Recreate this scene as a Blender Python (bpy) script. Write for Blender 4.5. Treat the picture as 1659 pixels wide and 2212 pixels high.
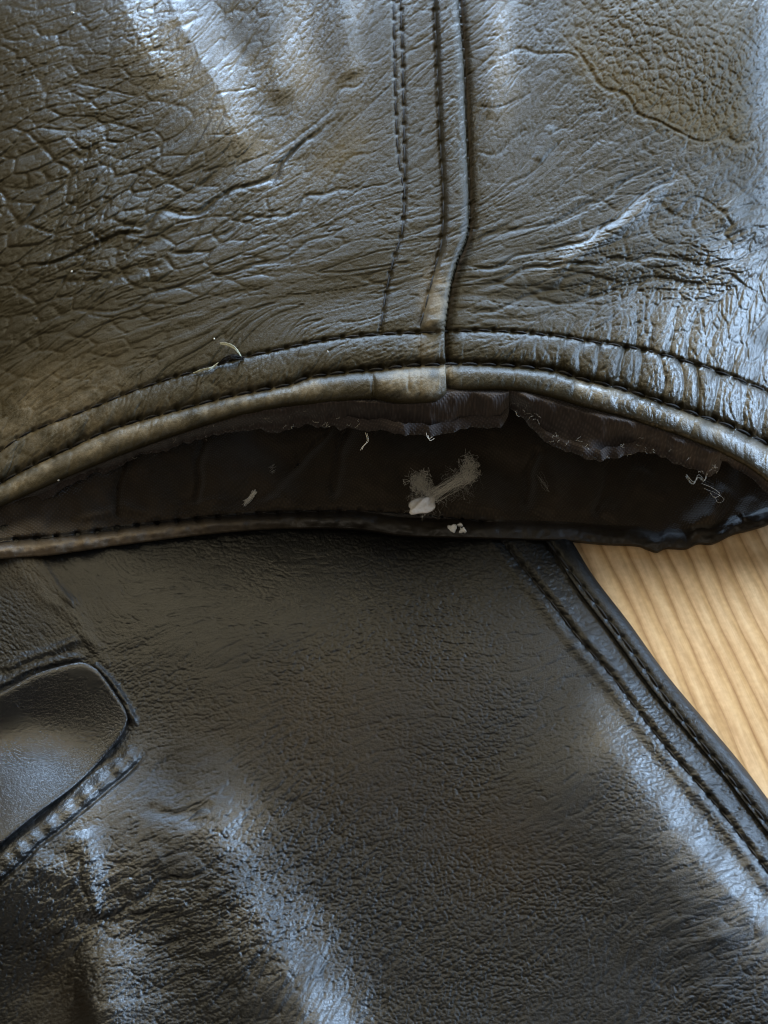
import bpy, math, random
import numpy as np
from mathutils import Vector, Matrix

# ------------------------------------------------------------------ reset
for o in list(bpy.data.objects):
    bpy.data.objects.remove(o)
scene = bpy.context.scene
COL = scene.collection
rng = np.random.default_rng(7)
random.seed(7)

# ------------------------------------------------------------------ camera
TILT = math.radians(38)
DIST = 0.30
WID = 1659.0                      # image pixels across the frame
FPX = DIST * WID / 0.16           # 0.16 m across at the cuff
TZ = 0.014
CAM = np.array([0.0, -DIST * math.sin(TILT), TZ + DIST * math.cos(TILT)])
cam = bpy.data.cameras.new('camera')
cam.sensor_fit = 'HORIZONTAL'
cam.sensor_width = 36
cam.lens = 36 * FPX / WID
cam.clip_start = 0.005
cam.clip_end = 50
cam.dof.use_dof = True
cam.dof.focus_distance = 0.287
cam.dof.aperture_fstop = 80
camo = bpy.data.objects.new('camera', cam)
camo.location = CAM
camo.rotation_euler = (TILT, 0, 0)
COL.objects.link(camo)
scene.camera = camo

# ------------------------------------------------------------------ light
world = bpy.data.worlds.new('World')
scene.world = world
world.use_nodes = True
bg = world.node_tree.nodes['Background']
bg.inputs[0].default_value = (0.74, 0.66, 0.50, 1)
bg.inputs[1].default_value = 0.17

def area_light(name, az, el, w, h, power, dist=1.5, color=(0.50, 0.71, 1.0)):
    l = bpy.data.lights.new(name, 'AREA')
    l.shape = 'RECTANGLE'
    l.size = w
    l.size_y = h
    l.energy = power
    l.color = color
    o = bpy.data.objects.new(name, l)
    a, e = math.radians(az), math.radians(el)
    d = Vector((math.sin(a) * math.cos(e), math.cos(a) * math.cos(e), math.sin(e)))
    o.location = d * dist
    o.rotation_euler = d.to_track_quat('Z', 'Y').to_euler()
    COL.objects.link(o)
    return o
area_light('window_pane_light', -11, 11, 0.34, 0.38, 13)
area_light('window_pane_light', 12, 12, 0.56, 0.38, 21)
area_light('window_pane_light', 62, 23, 0.95, 0.56, 38)
# the pale wall above the window, lit by the room
area_light('wall_bounce_light', -6, 48, 2.5, 0.82, 22, color=(1.0, 0.87, 0.58))
area_light('added_fill_light', 200, 46, 1.0, 0.8, 2.6, color=(1.0, 0.93, 0.82))  # added fill from the camera side, brightens the lint and cuff opening

scene.view_settings.view_transform = 'Standard'
scene.view_settings.look = 'None'
scene.view_settings.exposure = 0.0
scene.view_settings.gamma = 1.0
scene.render.engine = 'CYCLES'
scene.cycles.filter_width = 1.1
scene.render.resolution_x = 768
scene.render.resolution_y = 1024

# ------------------------------------------------------------------ image coordinate helpers
CT, ST = math.cos(TILT), math.sin(TILT)
def at(X, Y, Z):  # X, Y are image pixels, cast along the camera ray to height Z
    """point at height Z (mm above the table) seen at image pixel X, Y"""
    X = np.asarray(X, float); Y = np.asarray(Y, float); Z = np.asarray(Z, float) * 0.001
    dx = (X - 829.5) / FPX
    dy = -(Y - 1106.0) / FPX
    vx = dx
    vy = dy * CT + ST
    vz = dy * ST - CT
    t = (Z - CAM[2]) / vz
    return np.stack([CAM[0] + vx * t, CAM[1] + vy * t, CAM[2] + vz * t], -1)

def smooth_pts(pts, n=5):
    p = np.array(pts, float)
    if len(p) < 3:
        return p
    q = np.vstack([2 * p[0] - p[1], p, 2 * p[-1] - p[-2]])
    out = []
    for i in range(1, len(q) - 2):
        for k in range(n):
            t = k / n
            a, b, c, d = q[i - 1], q[i], q[i + 1], q[i + 2]
            out.append(0.5 * (2 * b + (c - a) * t + (2 * a - 5 * b + 4 * c - d) * t * t + (3 * b - a - 3 * c + d) * t ** 3))
    out.append(p[-1])
    return np.array(out)

def curve_of(pts, axis=0):
    p = smooth_pts(pts, 6)
    o = np.argsort(p[:, axis])
    k, v = p[o, axis], p[o, 1 - axis]
    def f(x):
        x = np.asarray(x, float)
        r = np.interp(x, k, v)
        s0 = (v[3] - v[0]) / (k[3] - k[0]); s1 = (v[-1] - v[-4]) / (k[-1] - k[-4])
        r = np.where(x < k[0], v[0] + (x - k[0]) * s0, r)
        return np.where(x > k[-1], v[-1] + (x - k[-1]) * s1, r)
    return f

def blur(a, s):
    if s <= 0:
        return a
    pad = int(3 * s) + 1
    def fast(n):
        while True:
            m = n
            for k in (2, 3, 5):
                while m % k == 0:
                    m //= k
            if m == 1:
                return n
            n += 1
    h0, w0 = a.shape
    b = np.pad(a, ((pad, fast(h0 + 2 * pad) - h0 - pad), (pad, fast(w0 + 2 * pad) - w0 - pad)), mode='reflect')
    fy = np.fft.fftfreq(b.shape[0])[:, None]; fx = np.fft.rfftfreq(b.shape[1])[None]
    g = np.exp(-2 * (math.pi * s) ** 2 * (fx * fx + fy * fy))
    r = np.fft.irfft2(np.fft.rfft2(b) * g, s=b.shape)
    return r[pad:pad + h0, pad:pad + w0]

def unit(a):
    return (a - a.mean()) / (a.std() + 1e-9)

class Chart:
    """a relief map laid out over one sheet of leather, G image pixels per cell"""
    def __init__(s, x0, x1, y0, y1, G=1.6):
        s.x0, s.y0, s.G = x0, y0, G
        s.nx = int((x1 - x0) / G) + 1; s.ny = int((y1 - y0) / G) + 1
        s.XX, s.YY = np.meshgrid(x0 + np.arange(s.nx) * G, y0 + np.arange(s.ny) * G)
    def zeros(s):
        return np.zeros((s.ny, s.nx))
    def noise(s, sig):
        return unit(blur(rng.standard_normal((s.ny, s.nx)), sig / s.G))
    def sample(s, m, X, Y):
        fx = np.clip((np.asarray(X, float) - s.x0) / s.G, 0, s.nx - 1.001)
        fy = np.clip((np.asarray(Y, float) - s.y0) / s.G, 0, s.ny - 1.001)
        ix = fx.astype(int); iy = fy.astype(int); ax = fx - ix; ay = fy - iy
        return ((m[iy, ix] * (1 - ax) + m[iy, ix + 1] * ax) * (1 - ay)
                + (m[iy + 1, ix] * (1 - ax) + m[iy + 1, ix + 1] * ax) * ay)
    def blob(s, x, y, rx, ry, ang=0):
        a = math.radians(ang); dx = s.XX - x; dy = -(s.YY - y)
        u = dx * math.cos(a) + dy * math.sin(a); v = -dx * math.sin(a) + dy * math.cos(a)
        return np.exp(-(u / rx) ** 2 - (v / ry) ** 2)
    def line(s, pts, margin, smooth=4):
        """signed distance (+ on the right of travel) and 0..1 position, inside a cropped window"""
        p = smooth_pts(pts, smooth)
        xa, ya = p.min(0) - margin; xb, yb = p.max(0) + margin
        i0 = max(0, int((ya - s.y0) / s.G)); i1 = min(s.ny, int((yb - s.y0) / s.G) + 2)
        j0 = max(0, int((xa - s.x0) / s.G)); j1 = min(s.nx, int((xb - s.x0) / s.G) + 2)
        if i1 <= i0 or j1 <= j0:
            return None
        X = s.XX[i0:i1, j0:j1]; Y = s.YY[i0:i1, j0:j1]
        best = np.full(X.shape, 1e9); sd = np.zeros(X.shape); T = np.zeros(X.shape)
        L = np.concatenate([[0], np.cumsum(np.hypot(*np.diff(p, axis=0).T))])
        for k in range(len(p) - 1):
            ax, ay = p[k]; bx, by = p[k + 1]
            ex, ey = bx - ax, by - ay; l2 = ex * ex + ey * ey + 1e-9
            t = np.clip(((X - ax) * ex + (Y - ay) * ey) / l2, 0, 1)
            qx = X - ax - t * ex; qy = Y - ay - t * ey
            d = np.hypot(qx, qy); m = d < best
            best = np.where(m, d, best)
            sd = np.where(m, np.where(ex * qy - ey * qx >= 0, d, -d), sd)
            T = np.where(m, (L[k] + t * math.sqrt(l2)), T)
        return (slice(i0, i1), slice(j0, j1)), sd, T, L[-1]
    def ridge(s, m, pts, h, wl, wr=None, t0=0.15, t1=0.15, wob=0, tent=False):
        wr = wr or wl
        r = s.line(pts, 3.2 * max(wl, wr))
        if r is None:
            return
        sl, sd, T, L = r
        if wob:
            sd = sd + wob * s.warp[sl]
        t = T / L
        tp = np.clip(t / max(t0, 1e-3), 0, 1) * np.clip((1 - t) / max(t1, 1e-3), 0, 1)
        if t0 == 0: tp = np.clip((1 - t) / max(t1, 1e-3), 0, 1)
        if t1 == 0: tp = np.clip(t / max(t0, 1e-3), 0, 1) if t0 else np.ones_like(t)
        tp = tp * tp * (3 - 2 * tp)
        q = np.abs(sd) / np.where(sd > 0, wr, wl)
        pr = np.clip(1 - 0.5 * (q + np.sqrt(q * q + 0.01)), 0, 1) if tent else np.exp(-q * q)
        if tent:
            pr = 0.5 * (1 - q + np.sqrt((1 - q) ** 2 + 0.004)) - 0.03 * np.exp(-q)
            pr = np.where(q > 1.6, 0, pr)
        m[sl] += h * tp * pr
    def lic(s, sig, length, cs, sn):
        n = s.noise(sig)
        length = int(length * 2.0 / s.G)
        out = n.copy(); tot = 1.0
        nf = n.ravel(); cf = cs.ravel().astype(np.float32); sf = sn.ravel().astype(np.float32)
        jj, ii = np.meshgrid(np.arange(s.nx, dtype=np.float32), np.arange(s.ny, dtype=np.float32))
        for sg in (1, -1):
            px = jj.copy(); py = ii.copy(); st = np.arange(s.nx * s.ny).reshape(s.ny, s.nx)
            for k in range(length):
                px += sg * cf[st]; py -= sg * sf[st]
                st = np.clip(np.rint(py), 0, s.ny - 1).astype(np.int64) * s.nx + np.clip(np.rint(px), 0, s.nx - 1).astype(np.int64)
                w = 1 - k / length
                out += w * nf[st]; tot += w
        return unit(blur(out, 0.7))
    def worley(s, c, cs, sn, el=2.0, jit=1.0):
        """skin cells: nearest and second nearest seed distance, stretched along the flow"""
        f = np.float32
        gx0 = int(s.XX.min() / c) - 4; gy0 = int(s.YY.min() / c) - 4
        n = int((s.XX.max() - s.XX.min()) / c) + 10; m = int((s.YY.max() - s.YY.min()) / c) + 10
        jx = rng.random((m, n)).astype(f); jy = rng.random((m, n)).astype(f)
        X = s.XX.astype(f) / f(c); Y = s.YY.astype(f) / f(c)
        ci = np.floor(X).astype(int); cj = np.floor(Y).astype(int)
        F1 = np.full(X.shape, 99, f); F2 = F1.copy()
        C = cs.astype(f); N_ = sn.astype(f); k = f(math.sqrt(el))
        for dj in (-2, -1, 0, 1, 2):
            for di in (-2, -1, 0, 1, 2):
                a = cj + dj - gy0; b = ci + di - gx0
                dx = (ci + di) + jx[a, b] - X; dy = Y - ((cj + dj) + jy[a, b])
                u = (dx * C + dy * N_) / k; v = (dy * C - dx * N_) * k
                d = np.sqrt(u * u + v * v)
                F2 = np.minimum(F2, np.maximum(F1, d)); F1 = np.minimum(F1, d)
        return F1.astype(float), (F2 - F1).astype(float)
    def flow(s, pts, R=140):
        """direction field from (x, y, angle) samples, angle anticlockwise from +x"""
        c = s.zeros(); d = s.zeros(); wt = s.zeros() + 1e-9
        for x, y, a in pts:
            w = 1 / (((s.XX - x) ** 2 + (s.YY - y) ** 2) / R ** 2 + 0.15) ** 2
            c += w * math.cos(2 * math.radians(a)); d += w * math.sin(2 * math.radians(a)); wt += w
        th = 0.5 * np.arctan2(d, c) + 0.14 * s.noise(70)
        return np.cos(th), np.sin(th)

def tps(ctrl, ch, lam=0.02):
    """smooth sheet height through control points (x, y, z)"""
    P = np.array(ctrl, float); xy = P[:, :2] / 400.0
    def U(r2):
        return np.where(r2 > 1e-12, r2 * np.log(r2 + 1e-12), 0)
    n = len(P)
    K = U(((xy[:, None] - xy[None]) ** 2).sum(-1)) + lam * np.eye(n)
    A = np.zeros((n + 3, n + 3)); A[:n, :n] = K
    A[:n, n] = 1; A[:n, n + 1:] = xy; A[n, :n] = 1; A[n + 1:, :n] = xy.T
    w = np.linalg.solve(A, np.concatenate([P[:, 2], [0, 0, 0]]))
    X = ch.XX / 400.0; Y = ch.YY / 400.0
    z = w[n] + w[n + 1] * X + w[n + 2] * Y
    for k in range(n):
        z += w[k] * U((X - xy[k, 0]) ** 2 + (Y - xy[k, 1]) ** 2)
    return z

# ------------------------------------------------------------------ mesh helpers
def mesh_from(name, V, quads, smooth=True, wear=None):
    me = bpy.data.meshes.new(name)
    V = np.asarray(V, np.float32).reshape(-1, 3); Q = np.asarray(quads, np.int32)
    k = Q.shape[1]
    me.vertices.add(len(V)); me.vertices.foreach_set('co', V.ravel())
    me.loops.add(Q.size); me.loops.foreach_set('vertex_index', Q.ravel())
    me.polygons.add(len(Q)); me.polygons.foreach_set('loop_start', np.arange(0, Q.size, k, dtype=np.int32))
    try:
        me.polygons.foreach_set('loop_total', np.full(len(Q), k, np.int32))
    except Exception:
        pass
    me.update(calc_edges=True)
    me.polygons.foreach_set('use_smooth', np.full(len(Q), smooth))
    if wear is not None:
        ca = me.color_attributes.new('wear', 'FLOAT_COLOR', 'POINT')
        W = np.ones((len(V), 4), np.float32); W[:, :3] = np.asarray(wear).reshape(-1, 3)
        ca.data.foreach_set('color', W.ravel())
    me.validate()
    return me

def grid_quads(nr, nc, flip=False):
    i = np.arange(nr * nc).reshape(nr, nc)
    a, b, c, d = i[:-1, :-1].ravel(), i[:-1, 1:].ravel(), i[1:, 1:].ravel(), i[1:, :-1].ravel()
    return np.stack([a, d, c, b] if flip else [a, b, c, d], -1)

def add_obj(name, me, mat, parent=None, kind=None):
    o = bpy.data.objects.new(name, me)
    if mat and not me.materials:
        me.materials.append(mat)
    COL.objects.link(o)
    if parent:
        o.parent = parent
    if kind:
        o['kind'] = kind
    return o

def tube(paths, radii, sides=4):
    """one mesh of thin tapering tubes; paths are (n,3) arrays in metres"""
    V = []; F = []; base = 0
    for p, r in zip(paths, radii):
        p = np.asarray(p, float); n = len(p)
        r = np.broadcast_to(np.asarray(r, float), (n,))
        t = np.gradient(p, axis=0); t /= np.linalg.norm(t, axis=1)[:, None] + 1e-12
        up = np.array([0.31, 0.2, 0.93]); a = np.cross(t, up); a /= np.linalg.norm(a, axis=1)[:, None] + 1e-12
        b = np.cross(t, a)
        an = np.arange(sides) * 2 * math.pi / sides
        ring = p[:, None] + r[:, None, None] * (np.cos(an)[None, :, None] * a[:, None] + np.sin(an)[None, :, None] * b[:, None])
        V.append(ring.reshape(-1, 3))
        for i in range(n - 1):
            for k in range(sides):
                F.append((base + i * sides + k, base + i * sides + (k + 1) % sides, base + (i + 1) * sides + (k + 1) % sides, base + (i + 1) * sides + k))
        base += n * sides
    return np.vstack(V), np.array(F)

# ------------------------------------------------------------------ materials
def new_mat(name):
    m = bpy.data.materials.new(name); m.use_nodes = True
    nt = m.node_tree; return m, nt, nt.nodes, nt.links, nt.nodes['Principled BSDF']

def leather(name, base, tan, rub, rough=0.40, grain=1.0, cell=1500, spec=0.5):
    m, nt, N, L, P = new_mat(name)
    tc = N.new('ShaderNodeTexCoord')
    at_ = N.new('ShaderNodeAttribute'); at_.attribute_name = 'wear'
    sep = N.new('ShaderNodeSeparateColor'); L.new(at_.outputs['Color'], sep.inputs[0])
    n1 = N.new('ShaderNodeTexNoise'); n1.inputs['Scale'].default_value = 55; n1.inputs['Detail'].default_value = 6
    n2 = N.new('ShaderNodeTexNoise'); n2.inputs['Scale'].default_value = 900; n2.inputs['Detail'].default_value = 4
    n3 = N.new('ShaderNodeTexNoise'); n3.inputs['Scale'].default_value = 2600; n3.inputs['Detail'].default_value = 3
    vo = N.new('ShaderNodeTexVoronoi'); vo.feature = 'DISTANCE_TO_EDGE'; vo.inputs['Scale'].default_value = cell
    # pebble cells wander with a little warp so that they never line up
    wp = N.new('ShaderNodeMixRGB'); wp.blend_type = 'ADD'; wp.inputs[0].default_value = 0.0009
    L.new(tc.outputs['Object'], wp.inputs[1]); L.new(n2.outputs['Color'], wp.inputs[2])
    for n in (n1, n2, n3):
        L.new(tc.outputs['Object'], n.inputs['Vector'])
    L.new(wp.outputs[0], vo.inputs['Vector'])
    # colour: dye, mottled, worn tan where the finish is gone, grey rub on edges
    mo = N.new('ShaderNodeMixRGB'); mo.inputs[1].default_value = (*[c * 0.75 for c in base], 1); mo.inputs[2].default_value = (*[c * 1.3 for c in base], 1)
    L.new(n1.outputs['Fac'], mo.inputs[0])
    mk = N.new('ShaderNodeMath'); mk.operation = 'MULTIPLY_ADD'; L.new(n2.outputs['Fac'], mk.inputs[0]); mk.inputs[1].default_value = 1.6; mk.inputs[2].default_value = -0.3
    def wearmix(prev, chan, col):
        f = N.new('ShaderNodeMath'); f.operation = 'MULTIPLY'; f.use_clamp = True
        L.new(sep.outputs[chan], f.inputs[0])
        g = N.new('ShaderNodeMath'); g.operation = 'ADD'; g.inputs[1].default_value = 0.45; L.new(mk.outputs[0], g.inputs[0])
        L.new(g.outputs[0], f.inputs[1])
        x = N.new('ShaderNodeMixRGB'); L.new(f.outputs[0], x.inputs[0]); L.new(prev, x.inputs[1]); x.inputs[2].default_value = (*col, 1)
        return x.outputs[0]
    c = wearmix(mo.outputs[0], 0, tan)
    c = wearmix(c, 1, rub)
    L.new(c, P.inputs['Base Color'])
    # gloss
    r = N.new('ShaderNodeMapRange'); r.inputs['From Min'].default_value = 0.3; r.inputs['From Max'].default_value = 0.7
    r.inputs['To Min'].default_value = rough - 0.07; r.inputs['To Max'].default_value = rough + 0.09
    L.new(n1.outputs['Fac'], r.inputs['Value'])
    ra = N.new('ShaderNodeMath'); ra.operation = 'MULTIPLY_ADD'; ra.inputs[1].default_value = 0.25
    L.new(sep.outputs[0], ra.inputs[0]); L.new(r.outputs[0], ra.inputs[2])
    rb = N.new('ShaderNodeMath'); rb.operation = 'MULTIPLY_ADD'; rb.inputs[1].default_value = 0.12
    L.new(sep.outputs[1], rb.inputs[0]); L.new(ra.outputs[0], rb.inputs[2])
    L.new(rb.outputs[0], P.inputs['Roughness'])
    P.inputs['Specular IOR Level'].default_value = spec
    # the glossy finish survives only where the leather is not rubbed dull
    co = N.new('ShaderNodeMath'); co.operation = 'MULTIPLY'; co.use_clamp = True; co.inputs[1].default_value = 0.74
    L.new(sep.outputs[2], co.inputs[0]); L.new(co.outputs[0], P.inputs['Coat Weight'])
    P.inputs['Coat Roughness'].default_value = 0.24
    # grain relief
    e = N.new('ShaderNodeMapRange'); e.inputs['From Max'].default_value = 0.16; e.interpolation_type = 'SMOOTHSTEP'
    L.new(vo.outputs['Distance'], e.inputs['Value'])
    b1 = N.new('ShaderNodeBump'); b1.inputs['Strength'].default_value = 0.55 * grain; b1.inputs['Distance'].default_value = 0.00003
    L.new(e.outputs[0], b1.inputs['Height'])
    b2 = N.new('ShaderNodeBump'); b2.inputs['Strength'].default_value = 0.5 * grain; b2.inputs['Distance'].default_value = 0.00004
    L.new(n2.outputs['Fac'], b2.inputs['Height']); L.new(b1.outputs[0], b2.inputs['Normal'])
    b3 = N.new('ShaderNodeBump'); b3.inputs['Strength'].default_value = 0.35 * grain; b3.inputs['Distance'].default_value = 0.000015
    L.new(n3.outputs['Fac'], b3.inputs['Height']); L.new(b2.outputs[0], b3.inputs['Normal'])
    L.new(b3.outputs[0], P.inputs['Normal']); L.new(b2.outputs[0], P.inputs['Coat Normal'])
    return m

def plain(name, col, rough=0.8, bump=0, scale=2000, spec=0.3):
    m, nt, N, L, P = new_mat(name)
    tc = N.new('ShaderNodeTexCoord'); n = N.new('ShaderNodeTexNoise'); n.inputs['Scale'].default_value = scale
    L.new(tc.outputs['Object'], n.inputs['Vector'])
    x = N.new('ShaderNodeMixRGB'); x.inputs[1].default_value = (*[c * 0.7 for c in col], 1); x.inputs[2].default_value = (*[min(1, c * 1.3) for c in col], 1)
    L.new(n.outputs['Fac'], x.inputs[0]); L.new(x.outputs[0], P.inputs['Base Color'])
    P.inputs['Roughness'].default_value = rough; P.inputs['Specular IOR Level'].default_value = spec
    if bump:
        b = N.new('ShaderNodeBump'); b.inputs['Strength'].default_value = bump; b.inputs['Distance'].default_value = 0.0001
        L.new(n.outputs['Fac'], b.inputs['Height']); L.new(b.outputs[0], P.inputs['Normal'])
    return m

def woven(name, col, freq=9500):
    m, nt, N, L, P = new_mat(name)
    tc = N.new('ShaderNodeTexCoord')
    mp = N.new('ShaderNodeMapping'); mp.inputs['Rotation'].default_value = (0, 0, 0.6); L.new(tc.outputs['Object'], mp.inputs[0])
    hs = []
    for d in ('X', 'Y'):
        w = N.new('ShaderNodeTexWave'); w.bands_direction = d; w.inputs['Scale'].default_value = freq / 20
        w.inputs['Distortion'].default_value = 1.2; w.inputs['Detail Scale'].default_value = 0.6
        L.new(mp.outputs[0], w.inputs['Vector']); hs.append(w)
    mx = N.new('ShaderNodeMath'); mx.operation = 'MULTIPLY'; L.new(hs[0].outputs['Fac'], mx.inputs[0]); L.new(hs[1].outputs['Fac'], mx.inputs[1])
    n = N.new('ShaderNodeTexNoise'); n.inputs['Scale'].default_value = 300; n.inputs['Detail'].default_value = 5; L.new(tc.outputs['Object'], n.inputs['Vector'])
    x = N.new('ShaderNodeMixRGB'); x.inputs[1].default_value = (*[c * 0.45 for c in col], 1); x.inputs[2].default_value = (*[c * 1.5 for c in col], 1)
    ad = N.new('ShaderNodeMath'); ad.operation = 'MULTIPLY_ADD'; ad.inputs[1].default_value = 0.6; L.new(mx.outputs[0], ad.inputs[0])
    sc = N.new('ShaderNodeMath'); sc.operation = 'MULTIPLY'; sc.inputs[1].default_value = 0.6; L.new(n.outputs['Fac'], sc.inputs[0]); L.new(sc.outputs[0], ad.inputs[2])
    L.new(ad.outputs[0], x.inputs[0]); L.new(x.outputs[0], P.inputs['Base Color'])
    P.inputs['Roughness'].default_value = 0.75; P.inputs['Specular IOR Level'].default_value = 0.3
    P.inputs['Sheen Weight'].default_value = 0.15
    b = N.new('ShaderNodeBump'); b.inputs['Strength'].default_value = 0.7; b.inputs['Distance'].default_value = 0.00012
    L.new(mx.outputs[0], b.inputs['Height']); L.new(b.outputs[0], P.inputs['Normal'])
    return m

M_SLEEVE = leather('sleeve_leather', (0.0300, 0.0252, 0.0136), (0.098, 0.073, 0.030), (0.21, 0.178, 0.125), rough=0.40, grain=1.2, spec=0.19)
M_BODY = leather('body_leather', (0.0046, 0.0045, 0.0042), (0.024, 0.0155, 0.0068), (0.10, 0.09, 0.07), rough=0.36, cell=1900, grain=1.1, spec=0.27)
M_FLAP = leather('flap_leather', (0.003, 0.003, 0.0036), (0.034, 0.023, 0.011), (0.09, 0.085, 0.07), rough=0.30, cell=1900, grain=1.2, spec=0.2)
M_FACING = leather('facing_leather', (0.019, 0.0145, 0.010), (0.05, 0.035, 0.018), (0.20, 0.155, 0.11), rough=0.5)
M_THREAD = plain('black_thread', (0.008, 0.007, 0.007), 0.7, 0.5, 5000)
M_LINING = woven('lining_cloth', (0.046, 0.035, 0.032))
M_INNER = woven('inner_lining_cloth', (0.042, 0.030, 0.019))
M_EDGE = plain('raw_leather_edge', (0.05, 0.018, 0.010), 0.8, 0.5, 1500)
M_LINT = plain('lint_fibre', (0.96, 0.85, 0.71), 0.9)
M_PINK = plain('lint_core', (0.98, 0.86, 0.76), 0.9, 1.0, 1600)
M_WHITE = plain('white_crumb', (0.95, 0.93, 0.84), 0.7, 0.6, 900)
M_SCRAP = plain('pale_thread', (0.62, 0.63, 0.50), 0.8, 0.8, 2500)

# wood
def wood():
    m, nt, N, L, P = new_mat('pale_wood')
    tc = N.new('ShaderNodeTexCoord')
    mp = N.new('ShaderNodeMapping'); mp.inputs['Rotation'].default_value = (0, 0, math.radians(76)); L.new(tc.outputs['Object'], mp.inputs[0])
    ms = N.new('ShaderNodeMapping'); ms.inputs['Scale'].default_value = (20, 190, 100); L.new(mp.outputs[0], ms.inputs[0])
    ms.inputs['Scale'].default_value = (0.22, 1, 1)
    w = N.new('ShaderNodeTexWave'); w.wave_type = 'BANDS'; w.bands_direction = 'Y'; w.wave_profile = 'SAW'
    w.inputs['Scale'].default_value = 74; w.inputs['Distortion'].default_value = 7.0; w.inputs['Detail'].default_value = 4
    w.inputs['Detail Scale'].default_value = 0.55; w.inputs['Detail Roughness'].default_value = 0.55
    L.new(ms.outputs[0], w.inputs['Vector'])
    ms2 = N.new('ShaderNodeMapping'); ms2.inputs['Scale'].default_value = (55, 520, 300); L.new(mp.outputs[0], ms2.inputs[0])
    f = N.new('ShaderNodeTexNoise'); f.inputs['Scale'].default_value = 1.2; f.inputs['Detail'].default_value = 4; L.new(ms2.outputs[0], f.inputs['Vector'])
    g = N.new('ShaderNodeTexNoise'); g.inputs['Scale'].default_value = 700; g.inputs['Detail'].default_value = 4; L.new(tc.outputs['Object'], g.inputs['Vector'])
    cr = N.new('ShaderNodeValToRGB'); E = cr.color_ramp.elements
    E[0].position = 0.0; E[0].color = (0.69, 0.445, 0.22, 1)
    E[1].position = 1.0; E[1].color = (0.54, 0.32, 0.15, 1)
    for p_, c_ in ((0.12, (0.88, 0.61, 0.345, 1)), (0.45, (0.93, 0.68, 0.405, 1)), (0.80, (0.82, 0.56, 0.29, 1))):
        e = E.new(p_); e.color = c_
    L.new(w.outputs['Fac'], cr.inputs[0])
    x = N.new('ShaderNodeMixRGB'); x.blend_type = 'MULTIPLY'; x.inputs[0].default_value = 0.5; L.new(cr.outputs[0], x.inputs[1])
    c2 = N.new('ShaderNodeValToRGB'); c2.color_ramp.elements[0].position = 0.35; c2.color_ramp.elements[0].color = (0.6, 0.5, 0.4, 1); c2.color_ramp.elements[1].position = 0.6
    L.new(f.outputs['Fac'], c2.inputs[0]); L.new(c2.outputs[0], x.inputs[2])
    x2 = N.new('ShaderNodeMixRGB'); x2.blend_type = 'MULTIPLY'; x2.inputs[0].default_value = 0.3; L.new(x.outputs[0], x2.inputs[1])
    c3 = N.new('ShaderNodeValToRGB'); c3.color_ramp.elements[0].position = 0.4; c3.color_ramp.elements[0].color = (0.72, 0.66, 0.6, 1); c3.color_ramp.elements[1].position = 0.6
    L.new(g.outputs['Fac'], c3.inputs[0]); L.new(c3.outputs[0], x2.inputs[2])
    L.new(x2.outputs[0], P.inputs['Base Color'])
    P.inputs['Roughness'].default_value = 0.55; P.inputs['Specular IOR Level'].default_value = 0.35
    b = N.new('ShaderNodeBump'); b.inputs['Strength'].default_value = 0.9; b.inputs['Distance'].default_value = 0.0004; L.new(w.outputs['Fac'], b.inputs['Height'])
    b2 = N.new('ShaderNodeBump'); b2.inputs['Strength'].default_value = 0.5; b2.inputs['Distance'].default_value = 0.0002; L.new(f.outputs['Fac'], b2.inputs['Height']); L.new(b.outputs[0], b2.inputs['Normal'])
    L.new(b2.outputs[0], P.inputs['Normal'])
    return m

# ------------------------------------------------------------------ table
tv = [(-0.45, -0.35, 0), (0.45, -0.35, 0), (0.45, 0.45, 0), (-0.45, 0.45, 0)]
tv += [(x, y, -0.03) for x, y, z in tv]
table = add_obj('table_top', mesh_from('table_top', tv, [(0, 1, 2, 3), (7, 6, 5, 4), (0, 4, 5, 1), (1, 5, 6, 2), (2, 6, 7, 3), (3, 7, 4, 0)], smooth=False), wood())
table['kind'] = 'structure'
table['label'] = 'pale honey coloured wooden table top with coarse grain'

# ------------------------------------------------------------------ the jacket
jacket = bpy.data.objects.new('leather_jacket', None)
COL.objects.link(jacket)
jacket['label'] = 'worn black brown leather jacket folded on the wooden table with its sleeve cuff open'
jacket['category'] = 'jacket'

# ---- curves in image pixels
E_LEFT = [(-140, 1165), (-60, 1122), (0, 1092), (125, 1036), (250, 984), (400, 930), (500, 900), (600, 879), (700, 867), (800, 860), (860, 868), (930, 866), (955, 856), (975, 836)]
E_RIGHT = [(930, 838), (1000, 840), (1112, 841), (1198, 857), (1251, 873), (1359, 902), (1466, 937), (1547, 969), (1616, 1004), (1659, 1036), (1710, 1075), (1800, 1150)]
LS_LEFT = [(-140, 1118), (-60, 1078), (0, 1043), (75, 1003), (165, 960), (250, 923), (390, 883), (500, 855), (625, 830), (665, 815), (750, 803), (825, 797), (900, 788), (975, 784)]
LS_RIGHT = [(930, 783), (1063, 787), (1198, 800), (1251, 817), (1310, 830), (1375, 849), (1445, 873), (1520, 900), (1584, 923), (1659, 959), (1720, 995), (1800, 1055)]
US = [(-140, 1050), (-60, 1008), (0, 975), (60, 935), (175, 890), (300, 840), (400, 808), (525, 772), (590, 758), (700, 735), (820, 722), (961, 717), (1058, 714), (1198, 725), (1262, 736), (1386, 755), (1504, 787), (1574, 811), (1659, 846), (1720, 875), (1800, 920)]
SEAM = [(988, -100), (990, 0), (1000, 120), (1005, 250), (1010, 380), (1012, 470), (1005, 520), (985, 570), (972, 620), (964, 680), (960, 720), (962, 790), (965, 880)]
ST_A = [(862, -60), (865, 0), (869, 120), (872, 250), (874, 400), (868, 500), (850, 560), (832, 640), (822, 712)]
ST_A2 = [(848, -60), (850, 20), (852, 130), (855, 240), (860, 330), (870, 400)]
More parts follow.
